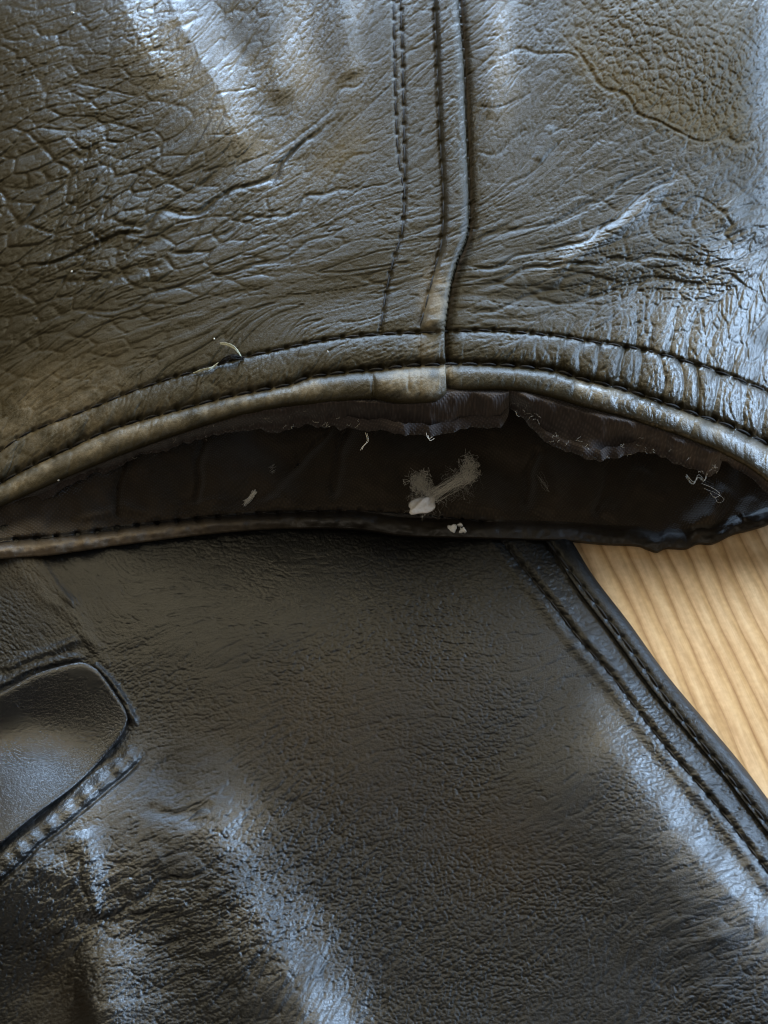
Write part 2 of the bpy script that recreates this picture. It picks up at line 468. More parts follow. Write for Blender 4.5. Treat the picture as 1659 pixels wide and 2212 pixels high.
ST_B = [(938, -60), (940, 30), (945, 150), (950, 280), (958, 420), (955, 520), (940, 580), (920, 660), (908, 702)]
eL, eR, lL, lR, uS = map(curve_of, (E_LEFT, E_RIGHT, LS_LEFT, LS_RIGHT, US))
sX = curve_of(SEAM, axis=1)

# ---- sleeve relief
S = Chart(-150, 1830, -110, 1200)
S.warp = S.noise(22)
rimz = curve_of([(-150, 8), (-60, 10.5), (0, 12.5), (250, 21.5), (600, 30.5), (950, 34.5), (1300, 30.5), (1500, 25), (1600, 21), (1700, 15), (1800, 7)])
ctrl = [(x, float(eL(x) if x < 960 else eR(x)) - 20, float(rimz(x))) for x in (-150, -60, 60, 250, 450, 650, 850, 1000, 1200, 1350, 1500, 1600, 1680, 1740, 1820)]
ctrl += [(-150, 500, 8), (-60, 520, 16), (80, 560, 22), (300, 600, 28), (600, 600, 33), (850, 560, 36), (1000, 560, 36), (1200, 600, 35), (1400, 620, 32.0), (1550, 640, 28), (1680, 640, 22.5), (1820, 640, 9),
         (-150, 0, 10), (-60, 0, 18), (80, 0, 24), (300, 0, 30.0), (470, 0, 33.5), (700, 0, 38), (950, 0, 40.5), (1150, 0, 40), (1400, 0, 41), (1580, 0, 39), (1690, 0, 36), (1820, 0, 14),
         (-60, 280, 17), (80, 280, 23.5), (300, 280, 28.5), (420, 160, 31.4), (560, 300, 33), (800, 280, 36.8), (1000, 280, 38), (1200, 300, 37.2), (1450, 300, 35.8), (1600, 330, 32.3), (1700, 330, 29), (1820, 300, 13)]
zs = tps(ctrl, S)
rel = S.zeros()
R = lambda pts, h, wl, wr=None, **k: S.ridge(rel, pts, h, wl, wr, **k)
# deep creases of the back panel, running from the fold up to the seam
for pts, d, w in [
    ([(-20, 585), (60, 578), (120, 572), (180, 545), (260, 522), (330, 470), (420, 450), (520, 400), (600, 370), (680, 300), (740, 225)], 0.75, 9),
    ([(95, 560), (110, 510), (150, 450), (200, 400), (260, 340), (300, 270)], 0.4, 9),
    ([(0, 500), (50, 480), (90, 430), (140, 380)], 0.4, 8),
    ([(170, 545), (250, 500), (300, 480), (360, 455), (480, 432)], 0.5, 8),
    ([(-20, 640), (100, 630), (220, 600), (360, 560), (500, 500), (640, 450), (780, 400), (850, 370)], 0.35, 9),
    ([(-20, 690), (120, 672), (280, 650), (430, 610), (600, 560), (800, 480)], 0.3, 8),
    ([(-20, 420), (80, 400), (160, 330), (240, 290), (330, 230)], 0.3, 8),
    ([(-20, 350), (60, 310), (150, 250), (240, 210)], 0.3, 8),
    ([(-20, 195), (70, 150), (150, 110)], 0.28, 8),
    ([(-20, 95), (40, 84), (110, 70), (180, 30)], 0.28, 8),
    ([(-20, 280), (40, 282), (120, 262)], 0.25, 7),
    ([(300, 120), (340, 90), (380, 70), (430, 20)], 0.3, 8),
    ([(480, 160), (520, 110), (560, 60)], 0.25, 8),
    ([(560, 380), (600, 340), (660, 290), (720, 215), (790, 150)], 0.25, 8),
    ([(700, 430), (760, 360), (800, 340)], 0.3, 7),
    ([(440, 290), (500, 280), (580, 250)], 0.2, 6), ([(460, 220), (520, 190), (560, 185)], 0.2, 6),
    # front panel
    ([(1215, 60), (1250, 150), (1330, 200), (1420, 255), (1500, 295), (1580, 305), (1680, 322)], 0.45, 8),
    ([(1060, 120), (1180, 110), (1250, 150)], 0.25, 7),
    ([(1180, 300), (1300, 230), (1330, 200)], 0.2, 7),
    ([(985, 560), (1080, 520), (1200, 470), (1330, 400), (1460, 340)], 0.35, 10),
    ([(980, 590), (1100, 560), (1220, 540), (1340, 480), (1420, 420), (1500, 360)], 0.5, 10),
    ([(980, 640), (1100, 600), (1250, 580), (1400, 560), (1520, 570), (1680, 555)], 0.5, 10),
    ([(1000, 690), (1100, 655), (1220, 610), (1330, 600)], 0.3, 8),
    ([(1120, 640), (1300, 640), (1420, 610), (1550, 610), (1680, 640)], 0.4, 9),
    ([(1400, 470), (1500, 440), (1600, 450), (1680, 430)], 0.3, 8),
    ([(1500, 540), (1560, 520), (1620, 500), (1680, 505)], 0.4, 8),
    ([(1020, 240), (1090, 215), (1150, 190)], 0.2, 6), ([(1020, 330), (1080, 320), (1150, 280)], 0.2, 6),
    ([(1030, 470), (1100, 400), (1180, 350), (1230, 300)], 0.2, 7),
]:
    R(pts, -d * 0.8, w * 0.5, wob=9)
    q = [(x + 5, y + 14) for x, y in pts]
    R(q, d * 0.2, 13, wob=9)
# raised folds
R([(1180, 590), (1260, 545), (1330, 500), (1400, 440), (1440, 390)], 0.7, 20, 12)
R([(1195, 270), (1175, 320), (1160, 350)], 0.35, 10)
R([(330, -60), (400, 70), (452, 160), (500, 255), (548, 360)], 1.9, 86, 240, tent=True, wob=3, t0=0.25, t1=0.22)
R([(240, -60), (290, 40), (325, 130), (340, 190)], 0.9, 62, 150, tent=True, wob=5)
R([(560, -60), (585, 60), (592, 160), (596, 230)], 0.8, 56, 90, tent=True, wob=4)
R([(712, -60), (742, 40), (766, 140), (775, 165)], 0.65, 30, 60, tent=True, wob=3, t1=0.08)
R([(1080, -60), (1082, 60), (1066, 170), (1052, 260)], 0.75, 34, 40, tent=True, wob=5)
R([(1560, 430), (1600, 480), (1680, 500)], 0.9, 30)
R([(1480, 500), (1560, 560), (1640, 585)], 0.6, 24)
rel += -1.2 * S.blob(760, 640, 150, 60, 12) - 0.9 * S.blob(1240, 640, 180, 40, 5)
# flow-aligned wrinkles
cs, sn = S.flow([(0, 100, 28), (150, 300, 25), (100, 600, 18), (300, 450, 32), (500, 200, 48), (650, 80, 62), (600, 500, 24), (300, 700, 14), (100, 850, 24), (20, 930, 40), (700, 650, 12), (820, 400, 36), (900, 520, 26),
                 (920, 200, 40), (1060, 300, 70), (1120, 500, 28), (1250, 600, 18), (1500, 590, -4), (1380, 380, 38), (1500, 150, 60), (1620, 400, 30), (1080, 660, 12), (1550, 760, 88), (1400, 710, 70), (1640, 700, 80), (1300, 300, 40), (600, 780, 60), (300, 900, 62), (1200, 760, 85), (1500, 840, 82)])
f2 = S.lic(3.4, 20, cs, sn); f3 = S.lic(6.0, 30, cs, sn); f4 = S.lic(12.0, 34, cs, sn)
left_w = np.clip(S.blob(120, 430, 330, 260) * 1.3, 0, 1)
right_w = np.clip(S.blob(1580, 620, 230, 170) * 1.2, 0, 1)
tan_w = np.clip(S.blob(1460, 120, 230, 150, -20) * 1.3, 0, 1)
calm = np.clip(S.blob(800, 250, 150, 260) + S.blob(880, 640, 200, 120) + 1.1 * S.blob(560, 690, 330, 90, 14) + 0.8 * S.blob(1130, 330, 130, 200) + 0.7 * S.blob(480, 200, 140, 190, -55), 0, 1)
cl = 1 - 0.7 * calm
vl = lambda f, wd: np.exp(-(f / wd) ** 2)
cell = np.clip(1.0 + 0.25 * S.noise(40), 0.5, 1.5)
a1, e1 = S.worley(9.5, cs, sn, 2.0)
a2, e2 = S.worley(20.0, cs, sn, 2.6)
a3, e3 = S.worley(52.0, cs, sn, 2.6)
ln = np.clip(S.blob(420, 700, 480, 150, 12) + S.blob(1120, 580, 170, 130, 15) + 0.7 * S.blob(60, 760, 200, 150), 0, 1)
pb_ = 1 - 0.65 * ln
strong = 0.20 + 0.4 * left_w + 0.22 * right_w
rel += f4 * (0.04 + 0.16 * left_w + 0.10 * right_w) * cl
rel -= vl(e3, 0.09) * 0.62 * strong * cl + a3 * 0.12 * strong * cl
rel -= vl(e2, 0.13) * (0.08 + 0.12 * left_w + 0.10 * right_w + 0.07 * tan_w) * cl * cell * pb_ + a2 * 0.05 * (0.15 + 0.6 * left_w + 0.5 * right_w) * cl
rel -= vl(e1, 0.15) * pb_ * (0.07 + 0.05 * tan_w + 0.03 * right_w) * cell + a1 * 0.022 * cell
f5 = S.lic(4.0, 60, cs, sn); f6 = S.lic(6.0, 70, cs, sn)
pat = np.clip(0.65 + 0.5 * S.noise(50), 0.1, 1.4)
rel += f3 * 0.02 * cl - vl(f2, 0.16) * 0.075 + f2 * 0.012
rel -= (vl(f5, 0.13) * 0.13 - f5 * 0.022) * pat + (vl(f6, 0.10) * 0.15 - f6 * 0.03) * np.clip(1.3 - pat, 0, 1)
rel -= (vl(f5, 0.13) * 0.07 + vl(f6, 0.10) * 0.10 - f6 * 0.035 - f5 * 0.02) * ln
p1, q1 = S.worley(19.0, np.ones_like(cs), np.zeros_like(cs), 1.0)
rel -= (vl(q1, 0.16) * 0.18 + p1 * p1 * 0.22) * tan_w
# seam welt, stitched band, hem
XX, YY = S.XX, S.YY
left = XX < sX(YY) + 1
eY = np.where(left, eL(XX), eR(XX)); lY = np.where(left, lL(XX), lR(XX)); uY = uS(XX)
above = YY < uY + 4
side = sX(YY) - XX
stb = curve_of(ST_B, axis=1)(np.clip(YY, -100, 702)); sta = curve_of(ST_A, axis=1)(np.clip(YY, -100, 712))
wl_ = np.clip(sX(YY) - stb, 20, 80)
q = np.clip(side / wl_, 0, 1)
welt = np.where((side >= -1) & (side < wl_), 1.8 * np.sqrt(np.clip(1 - ((q - 0.36) / np.where(q > 0.36, 0.64, 0.36 * 1.12)) ** 2, 0, 1)), 0)
welt_hem = np.clip((YY - 690) / 30, 0, 1)
rel += np.where(left, welt * (1 - 0.55 * welt_hem), 0) * np.where(above, 1, 0.8)
band = np.clip(1 / (1 + np.exp(-(XX - sta) / 6.0)), 0, 1) * (XX < sX(YY) + 3)
rel += 0.45 * band * (1 - 0.4 * welt_hem)
R(ST_B, -0.28, 6, t0=0, t1=0); R(ST_A, -0.25, 6, t0=0, t1=0); R(ST_A2, -0.25, 5, t0=0, t1=0.1)
# front panel tucks in under the welt
rel += np.where(~left, -1.2 * np.exp(-np.clip(-side, 0, 400) / 36.0) - 2.2 * np.exp(-np.clip(-side, 0, 400) / 7.0), 0)
# hem: roll below the lower stitch line, pillowed band above it
w = (YY - lY) / np.maximum(eY - lY, 10)
roll = np.where(w < 0.42, 1 - (np.clip(0.42 - w, 0, 0.42) / 0.42) ** 2, np.sqrt(np.clip(1 - ((w - 0.42) / 0.60) ** 2, 0, 1)))
in_roll = (w > 0)
pw = np.where(left, 1.0, 1.0)
end_bulk = np.exp(-((XX - 880) / 70.0) ** 2) * left
rel = np.where(in_roll, rel * 0.55 + roll * (1.5 + 0.9 * end_bulk) - 0.15, rel)
b = (YY - uY) / np.maximum(lY - uY, 10)
in_band = (b > 0) & (w <= 0)
rel += np.where(in_band, 0.55 * (1 - (2 * b - 1) ** 2), 0)
# puckers pulled by the hem stitches
def noise1(n, sig):
    return unit(np.convolve(rng.standard_normal(n + 400), np.exp(-0.5 * (np.arange(-120, 121) / sig) ** 2), 'same')[200:200 + n])
pk = noise1(4200, 12.0); pk2 = noise1(4200, 7.0)
arg = XX + np.where(XX < 950, 0.55 * (YY - uY), 0.12 * (YY - uY)) + 8 * S.warp
pv = np.interp(arg, np.arange(-300, 3900), pk); pv2 = np.interp(arg * 1.0 + 17, np.arange(-300, 3900), pk2)
rt = np.clip((XX - 1130) / 200, 0, 1)
lt = np.clip((330 - XX) / 350, 0, 1)
pamp = np.where(in_band, 0.16 + 0.40 * rt + 0.22 * lt, 0) + np.where(in_roll, 0.10 + 0.14 * rt + 0.07 * lt, 0)
up = np.where((b <= 0), np.exp(-((uY - YY) / 95.0) ** 2) * 0.50 * np.clip((XX - 1220) / 150, 0, 1) + np.exp(-((uY - YY) / 45.0) ** 2) * 0.10 * lt, 0)
pamp = blur(pamp, 2) + up
bnd = [1000.0]
while bnd[-1] < 1900: bnd.append(bnd[-1] + random.uniform(36, 66))
bnd = np.array(bnd); xs_ = np.arange(1000, 1880, 1.0)
kk = np.searchsorted(bnd, xs_, side='right') - 1
tt = (xs_ - bnd[kk]) / (bnd[kk + 1] - bnd[kk]); hh = np.array([random.uniform(0.7, 1.25) for _ in bnd])[kk]
dome = hh * (1 - np.abs(2 * tt - 1) ** 2.6)
xa = XX + 0.10 * (YY - uY) + 5 * S.warp
dm = np.interp(xa, xs_, dome); dm2 = np.interp(xa + 22, xs_, dome)
damp = np.clip((XX - 1130) / 160, 0, 1)
rel += np.where(in_band, dm2 * 0.75 * damp, 0) + np.where(in_roll, 0.25 * dm2 * damp, 0)
rel += np.where(b <= 0, dm * 0.75 * damp * np.clip((XX - 1230) / 120, 0, 1) * np.exp(-((uY - YY) / 85.0) ** 2), 0)
pamp = pamp * (1 - 0.65 * damp)
rel += pv * pamp * 0.55 + pv2 * pamp * 0.25 - np.exp(-(pv / 0.22) ** 2) * pamp * 0.8
# stitch pits
def stitch_line(chart, m, pts, depth, wid, pitch, pit, phase=0.0):
    r = chart.line(pts, 30)
    sl, sd, T, L = r
    ph = np.cos(2 * math.pi * (T / pitch + phase))
    m[sl] -= np.exp(-(sd / wid) ** 2) * (depth + pit * np.clip(ph, 0, 1) ** 3) + 0.25 * depth * np.exp(-(sd / (wid * 2.6)) ** 2)
PITCH = 41.0
stitch_line(S, rel, US, 0.42, 5.0, PITCH, 0.5)
LSF = [p for p in LS_LEFT if p[0] < 960] + [p for p in LS_RIGHT if p[0] > 960]
stitch_line(S, rel, LSF, 0.75, 8, PITCH, 0.8)
for pts in (ST_A, ST_B):
    stitch_line(S, rel, pts, 0.1, 5, PITCH, 0.35)
stitch_line(S, rel, ST_A2, 0.05, 4, PITCH, 0.3, 0.5)
# little cross crease on the bulky seam end
R([(800, 798), (806, 825), (808, 858)], -0.5, 5, t0=0, t1=0)
R([(880, 795), (884, 850)], -0.25, 4)
def zsleeve(X, Y):
    return S.sample(zs, X, Y) + S.sample(rel, X, Y)

# ---- wear masks: R worn tan, G rubbed grain, B unused
tanm = 0.75 * S.blob(720, 345, 85, 42, 35) + 0.5 * S.blob(690, 175, 50, 42) + 0.35 * S.blob(760, 270, 50, 70) + 0.3 * S.blob(100, 830, 160, 60, 20)
edge = curve_of([(1180, -100), (1200, 60), (1250, 150), (1330, 205), (1420, 260), (1500, 300), (1580, 312), (1750, 330)])
inside = 1 / (1 + np.exp((YY - edge(XX)) / 20.0)) * np.clip((XX - 1190) / 70, 0, 1) * np.clip((1640 - XX) / 40, 0, 1)
tanm += inside * (0.5 + 0.6 * np.exp(-((edge(XX) - YY) / 65.0) ** 2))
rubm = np.where(in_roll, 0.85 * np.exp(-((w - 0.38) / 0.30) ** 2), 0) * (0.6 + 0.5 * np.clip(S.noise(18), -1, 1)) * np.clip(1.25 - XX / 2600, 0.5, 1)
rubm += 1.3 * S.blob(940, 640, 26, 50) + (0.75 + 0.35 * S.noise(10)) * S.blob(915, 825, 60, 28) + 0.6 * S.blob(922, 750, 30, 22) + 0.30 * np.where(left, welt / 1.8, 0) * np.clip((YY - 480) / 150, 0, 1) * above
rubm += 0.45 * S.blob(90, 900, 220, 90, 25) + 0.2 * S.blob(450, 860, 200, 30, 15)
rubm *= np.clip(0.85 + 0.3 * S.noise(9) + 0.15 * S.noise(3), 0.1, 1.5)
gl = 1.5 * S.blob(1580, 760, 210, 230) + 1.2 * S.blob(500, 200, 190, 75, -62) + 0.9 * S.blob(640, 90, 55, 150) + 0.9 * S.blob(320, 60, 130, 60, -65) + 0.9 * S.blob(765, 70, 28, 110) + 0.9 * S.blob(1085, 110, 30, 170) + 0.8 * S.blob(1310, 500, 150, 20, 35) + 0.8 * S.blob(1680, 150, 40, 250)
gl += 0.5 * np.where(in_roll, 1, 0) * rt
wears = np.stack([np.clip(tanm, 0, 1), np.clip(rubm, 0, 1), np.clip(gl * np.clip(0.9 + 0.3 * S.noise(25), 0.3, 1.4), 0, 1)])
def wear_of(ch, W, X, Y):
    return np.stack([ch.sample(W[k], X, Y) for k in range(3)], -1)

# ---- sleeve panels
def sleeve_panel(name, is_left):
    nr = 530
    nc = 630 if is_left else 480
    v = np.linspace(0, 1, nr)[:, None]; c = np.linspace(0, 1, nc)[None]
    v = v ** 0.9
    Y = np.full((nr, nc), 400.0)
    ef = eL if is_left else eR
    for _ in range(12):
        xs = sX(Y)
        X = (-145 + c * (xs + 145)) if is_left else ((xs - 10) + c * (1815 - xs + 10))
        Yn = ef(X) + v * (-95 - ef(X))
        Y = 0.5 * Y + 0.5 * Yn
    Z = zsleeve(X, np.minimum(Y, Yn))
    if not is_left:
        near = np.clip((sX(Y) + 2 - X) / 12, 0, 1)
        xq = np.maximum(X, sX(Y) + 3)
        Z = zsleeve(xq, Y) - 0.6 * near
    P = at(X, Y, Z)
    Wr = wear_of(S, wears, X, Y)
    # roll the hem under
    e0 = P[0]
    under = [e0 + np.array([0, a, b]) * 0.001 for a, b in ((4.5, -1.6), (2.2, -1.9), (0.7, -1.4), (0.1, -0.6))]
    P = np.concatenate([np.stack(under), P]); Wr = np.concatenate([np.repeat(Wr[:1], 4, 0) * 0.3, Wr])
    if is_left:      # turned seam edge
        l = P[:, -1:]
        P = np.concatenate([P, l + np.array([0.0001, 0, -0.0008]), l + np.array([-0.0003, 0, -0.0018])], 1)
        Wr = np.concatenate([Wr, Wr[:, -1:] * 0, Wr[:, -1:] * 0], 1)
    me = mesh_from(name, P, grid_quads(*P.shape[:2]), wear=Wr)
    return add_obj(name, me, M_SLEEVE, jacket)
back_panel = sleeve_panel('sleeve_panel', True)
back_panel['label'] = 'sleeve panel with the raised double stitched seam'
front_panel = sleeve_panel('sleeve_panel', False)
front_panel['label'] = 'sleeve panel with the tan pebbled worn patch'

# ---- stitches (each its own piece, sharing one mesh)
def stitch_mesh():
    n, k = 7, 6
    V = []; F = []
    for i in range(n):
        t = i / (n - 1); x = (t - 0.5) * 3.2; r = 0.27 * (1 - abs(2 * t - 1) ** 3 * 0.55); z = 0.32 * (1 - (2 * t - 1) ** 2) - 0.22
        for j in range(k):
            a = 2 * math.pi * j / k
            V.append((x * 1e-3, r * math.cos(a) * 1e-3, (z + r * 0.8 * math.sin(a)) * 1e-3))
    for i in range(n - 1):
        for j in range(k):
            F.append((i * k + j, i * k + (j + 1) % k, (i + 1) * k + (j + 1) % k, (i + 1) * k + j))
    me = mesh_from('stitch', V, F); me.materials.append(M_THREAD); return me
STITCH = stitch_mesh()
def place_stitches(pts, zf, parent_of, pitch=PITCH, lift=0.0, scale=1.0, xr=(-60, 1700), phase=0.5):
    p = smooth_pts(pts, 8); L = np.concatenate([[0], np.cumsum(np.hypot(*np.diff(p, axis=0).T))])
    s = phase * pitch
    while s < L[-1]:
        a = [np.interp(s + d, L, p[:, 0]) for d in (-pitch * .4, 0, pitch * .4)]
        b_ = [np.interp(s + d, L, p[:, 1]) for d in (-pitch * .4, 0, pitch * .4)]
        s += pitch * random.uniform(0.97, 1.03)
        if not (xr[0] < a[1] < xr[1]) or b_[1] < -40 or b_[1] > 2260:
            continue
        z = [float(zf(a[k], b_[k])) for k in range(3)]
        w3 = at(a, b_, np.array(z) + lift)
        d = w3[2] - w3[0]; ln = np.linalg.norm(d); d = d / ln
        xax = Vector(d); zax = Vector((0, -0.2, 1)); yax = zax.cross(xax).normalized(); zax = xax.cross(yax)
        M = Matrix((xax, yax, zax)).transposed().to_4x4()
        sc = ln * 1.0 / 0.0032
        o = bpy.data.objects.new('stitch', STITCH); COL.objects.link(o)
        o.parent = parent_of(a[1])
        M.translation = Vector(w3.mean(0) * 0.5 + w3[1] * 0.5)
        o.matrix_world = M @ Matrix.Diagonal((sc * random.uniform(.9, 1.05), scale * random.uniform(.85, 1.1), scale, 1))
sl_par = lambda x: back_panel if x < 962 else front_panel
place_stitches(US, zsleeve, sl_par, lift=0.22)
place_stitches(LSF, zsleeve, sl_par, lift=0.6, scale=1.15)
place_stitches(ST_A, zsleeve, sl_par, lift=0.18, scale=0.8)
place_stitches(ST_A2, zsleeve, sl_par, lift=0.15, scale=0.7, phase=0.0)
place_stitches(ST_B, zsleeve, sl_par, lift=0.2, scale=0.85)

# ------------------------------------------------------------------ body panel under the sleeve
EDGE = [(1120, 1000), (1175, 1080), (1235, 1168), (1284, 1247), (1359, 1345), (1439, 1456), (1520, 1553), (1595, 1642), (1659, 1726), (1760, 1860), (1900, 2045), (2120, 2340)]
B_OUT = [(1120, 1085), (1181, 1168), (1243, 1248), (1310, 1334), (1380, 1426), (1434, 1501), (1509, 1597), (1584, 1689), (1659, 1782), (1740, 1880)]
B_IN = [(1040, 1110), (1117, 1211), (1192, 1302), (1251, 1380), (1316, 1453), (1369, 1523), (1439, 1614), (1520, 1707), (1590, 1793), (1659, 1884), (1740, 1990)]
eX = curve_of(EDGE, axis=1)
B = Chart(-150, 1830, 980, 2330)
B.warp = B.noise(24)
bc = [(1120, 1000, 4), (1235, 1171, 4.2), (1439, 1458, 3.6), (1659, 1726, 3.6), (1760, 1860, 3.6),
      (1050, 1120, 5), (1117, 1211, 5.2), (1251, 1383, 5.6), (1439, 1614, 5.6), (1659, 1888, 5.6), (1800, 2060, 5.6),
      (1180, 1420, 6.8), (1300, 1580, 6.3), (1450, 1760, 6.5), (1600, 1950, 6.8), (1750, 2150, 7.2),
      (900, 1165, 4.6), (900, 1250, 6.2), (900, 1360, 7.8), (900, 1500, 8.6), (1000, 1800, 8.2), (1200, 2100, 8.6), (1150, 1700, 8.2), (1400, 2200, 9),
      (600, 1165, 5.4), (600, 1250, 7.0), (600, 1370, 8.6), (600, 1550, 9.2), (320, 1200, 7.8), (330, 1300, 9.0), (760, 1900, 9.0), (850, 2180, 9), (480, 1650, 9.8),
      (470, 1830, 10.5), (540, 1980, 11), (620, 2140, 11), (690, 2280, 11),
      (100, 1600, 10), (0, 1300, 9.5), (250, 1400, 9.5), (340, 1650, 9.6), (-120, 1600, 10),
      (100, 1790, 16.0), (0, 1880, 18.6), (185, 1735, 13.6), (200, 1950, 14), (100, 2120, 12), (230, 2180, 14.5), (340, 2080, 12.5), (-100, 2280, 11), (400, 2300, 13),
      (-100, 1020, 8), (300, 1020, 6.5), (700, 1020, 5), (1000, 1020, 4.2), (1800, 2330, 9)]
zb = tps(bc, B, 0.01)
zb -= 2.2 * np.clip((1135 - B.YY) / 40, 0, 1)      # pressed flat under the cuff
br = B.zeros()
RB = lambda pts, h, wl, wr=None, **k: B.ridge(br, pts, h, wl, wr, **k)
# long soft folds whose far side falls towards the window
RB([(1200, 1470), (1270, 1555), (1330, 1645), (1410, 1752), (1527, 1888), (1690, 2063)], 2.0, 56, 240, t0=0.3, t1=0, wob=3)
RB([(350, 1580), (410, 1715), (455, 1830), (515, 1950), (580, 2060), (650, 2200), (690, 2330)], 3.3, 90, 180, t0=0.3, t1=0, wob=4)
RB([(215, 1990), (222, 2060), (214, 2140), (205, 2330)], 2.2, 85, 42, t0=0.3, t1=0, wob=4)
RB([(165, 1790), (190, 1860), (195, 1930), (205, 1990)], 1.2, 32, 30, wob=4)
RB([(60, 1870), (120, 1880), (165, 1920)], 0.5, 28)
RB([(260, 1930), (300, 1880), (360, 1850)], 0.35, 24, wob=6)
RB([(240, 1990), (320, 1950), (420, 1930)], 0.3, 18, wob=6)
RB([(60, 2050), (130, 1990), (190, 1955)], 0.35, 14, wob=6)
RB([(90, 2090), (150, 2040), (200, 1985)], 0.3, 10, wob=6)
RB([(180, 1840), (176, 1900), (190, 1950), (205, 1990)], -0.3, 6, wob=3)
RB([(150, 2080), (175, 2030), (200, 1985)], -0.25, 6, wob=3)
RB([(200, 1990), (260, 1960), (330, 1915), (420, 1880), (520, 1830)], -0.25, 6, wob=6)
RB([(205, 1985), (260, 1985), (340, 1965)], -0.2, 6, wob=4)
RB([(300, 1750), (380, 1760), (470, 1740)], -0.35, 12, wob=4)
RB([(330, 1640), (400, 1720), (420, 1800)], -0.6, 45)
# ridges under the cuff by the flap corner
RB([(20, 1205), (80, 1260), (150, 1330), (205, 1400), (260, 1470), (300, 1520)], 0.45, 22, 14, t0=0.0, t1=0.5, wob=5)
RB([(50, 1205), (110, 1260), (165, 1320)], 0.4, 10, wob=4)
RB([(75, 1205), (130, 1270), (150, 1310)], 0.3, 6, wob=4)
RB([(0, 1450), (60, 1420), (120, 1400), (178, 1372)], 0.6, 9, 12)
RB([(192, 1425), (232, 1462), (262, 1502), (286, 1545), (300, 1570)], 0.8, 7, 10, wob=2)
RB([(-60, 1478), (0, 1476), (75, 1441), (160, 1420), (192, 1422)], 0.7, 9)
# seam beside the flap: puckered welt then a stitched groove
PUCK = [(310, 1600), (290, 1622), (258, 1655), (225, 1682), (190, 1712), (150, 1745), (110, 1778), (70, 1808), (30, 1848), (-60, 1925)]
r_ = B.line(PUCK, 70)
sl, sd, T, L = r_
ph = 0.5 + 0.5 * np.cos(2 * math.pi * T / 44.0 + 1.2 * np.sin(T / 61.0))
fade = np.clip(T / 60, 0, 1)
br[sl] += fade * (np.exp(-((sd - 0) / 17.0) ** 2) * (0.4 + 0.35 * ph + 0.2 * B.warp[sl]) - 0.6 * np.exp(-((sd + 24) / 5.0) ** 2))
# crease fan and grain
cb, sb = B.flow([(100, 1250, -50), (500, 1250, 5), (900, 1280, 8), (1100, 1350, 12), (700, 1450, 25), (450, 1500, 35), (1000, 1600, 20), (700, 1750, 40), (500, 1850, 42), (330, 1900, 30), (150, 2000, 55), (350, 2100, 25), (600, 2100, 65), (900, 2000, 40), (1200, 1900, 30), (1400, 1650, 20), (1600, 2000, 18), (1300, 2150, 50), (900, 2250, 80), (1200, 1560, 40), (1250, 1300, 15), (100, 1600, 40)])
g2 = B.lic(3.6, 12, cb, sb); g3 = B.lic(9.0, 20, cb, sb)
bp = B.noise(3.5)
rough_l = np.clip(B.blob(280, 2000, 300, 200) + 0.7 * B.blob(600, 1950, 200, 300), 0, 1)
rt2 = np.clip(B.blob(1600, 2080, 160, 200), 0, 1)
a1, e1 = B.worley(9.5, cb, sb, 1.9)
a2, e2 = B.worley(20.0, cb, sb, 2.3)
a3, e3 = B.worley(48.0, cb, sb, 2.5)
bcell = np.clip(0.95 + 0.4 * B.noise(90) + 0.2 * B.noise(30), 0.2, 1.8)
br += g3 * (0.02 + 0.08 * rough_l + 0.08 * rt2)
br -= (vl(e3, 0.10) * 0.12 + a3 * 0.06) * np.clip(0.12 + rough_l + 0.6 * rt2, 0, 1)
br -= (vl(e2, 0.11) * 0.14 + a2 * 0.04) * (0.45 + 0.25 * rough_l + 0.4 * rt2) * bcell
br -= (vl(e1, 0.15) * 0.09 + a1 * 0.03) * bcell
g4 = B.lic(3.0, 22, cb, sb)
br += g2 * 0.012 - vl(g2, 0.16) * 0.03 - vl(g4, 0.15) * (0.11 + 0.14 * rough_l) + g4 * (0.008 + 0.03 * rough_l)
# front edge: rolled lip, stitched band
sl, sd, T, L = B.line(EDGE, 160)
ins = np.clip(sd, 0, None)          # distance inside the edge
lipw = 46.0
lip = np.where(ins < lipw, np.sqrt(np.clip(1 - ((ins - 24) / 25.0) ** 2, 0, 1)), 0)
br[sl] = np.where(ins < lipw, br[sl] * 0.5 + 1.15 * lip - 0.8 * np.exp(-ins / 5.0), br[sl])
br[sl] += 0.5 * np.exp(-((ins - 88) / 30.0) ** 2)
stitch_line(B, br, B_OUT, 0.25, 6, 46.0, 0.4)
stitch_line(B, br, B_IN, 0.22, 4.5, 46.0, 0.3)
RB([(x - 16, y + 10) for x, y in B_IN], 0.35, 12, t0=0, t1=0)
RB([(x + 12, y - 8) for x, y in B_IN], 0.35, 10, t0=0, t1=0)
# pull lines across the edge band
r_ = B.line(B_IN, 60); sl, sd, T, L = r_
pb = noise1(3000, 9.0)
br[sl] += np.interp(T + 0.3 * sd + 6 * B.warp[sl], np.arange(3000), pb) * 0.10 * np.exp(-(sd / 34.0) ** 2)
def zbody(X, Y):
    return B.sample(zb, X, Y) + B.sample(br, X, Y)
tb = 0.7 * B.blob(690, 1530, 320, 130, 10) + 0.8 * B.blob(1080, 1830, 150, 130) + 0.5 * B.blob(800, 1700, 200, 120) + 0.5 * B.blob(60, 1240, 90, 60, -45) + 0.35 * B.blob(120, 2150, 90, 120)
rb_ = 0.28 * B.blob(90, 1270, 110, 28, -48)
gb = B.zeros()
B.ridge(gb, [(1240, 1480), (1310, 1560), (1370, 1640), (1450, 1740), (1560, 1875), (1700, 2040)], 1.1, 75, 75, t0=0.2, t1=0)
B.ridge(gb, [(400, 1640), (450, 1740), (500, 1840), (560, 1950), (625, 2060), (690, 2200), (730, 2320)], 1.1, 90, 90, t0=0.3, t1=0)
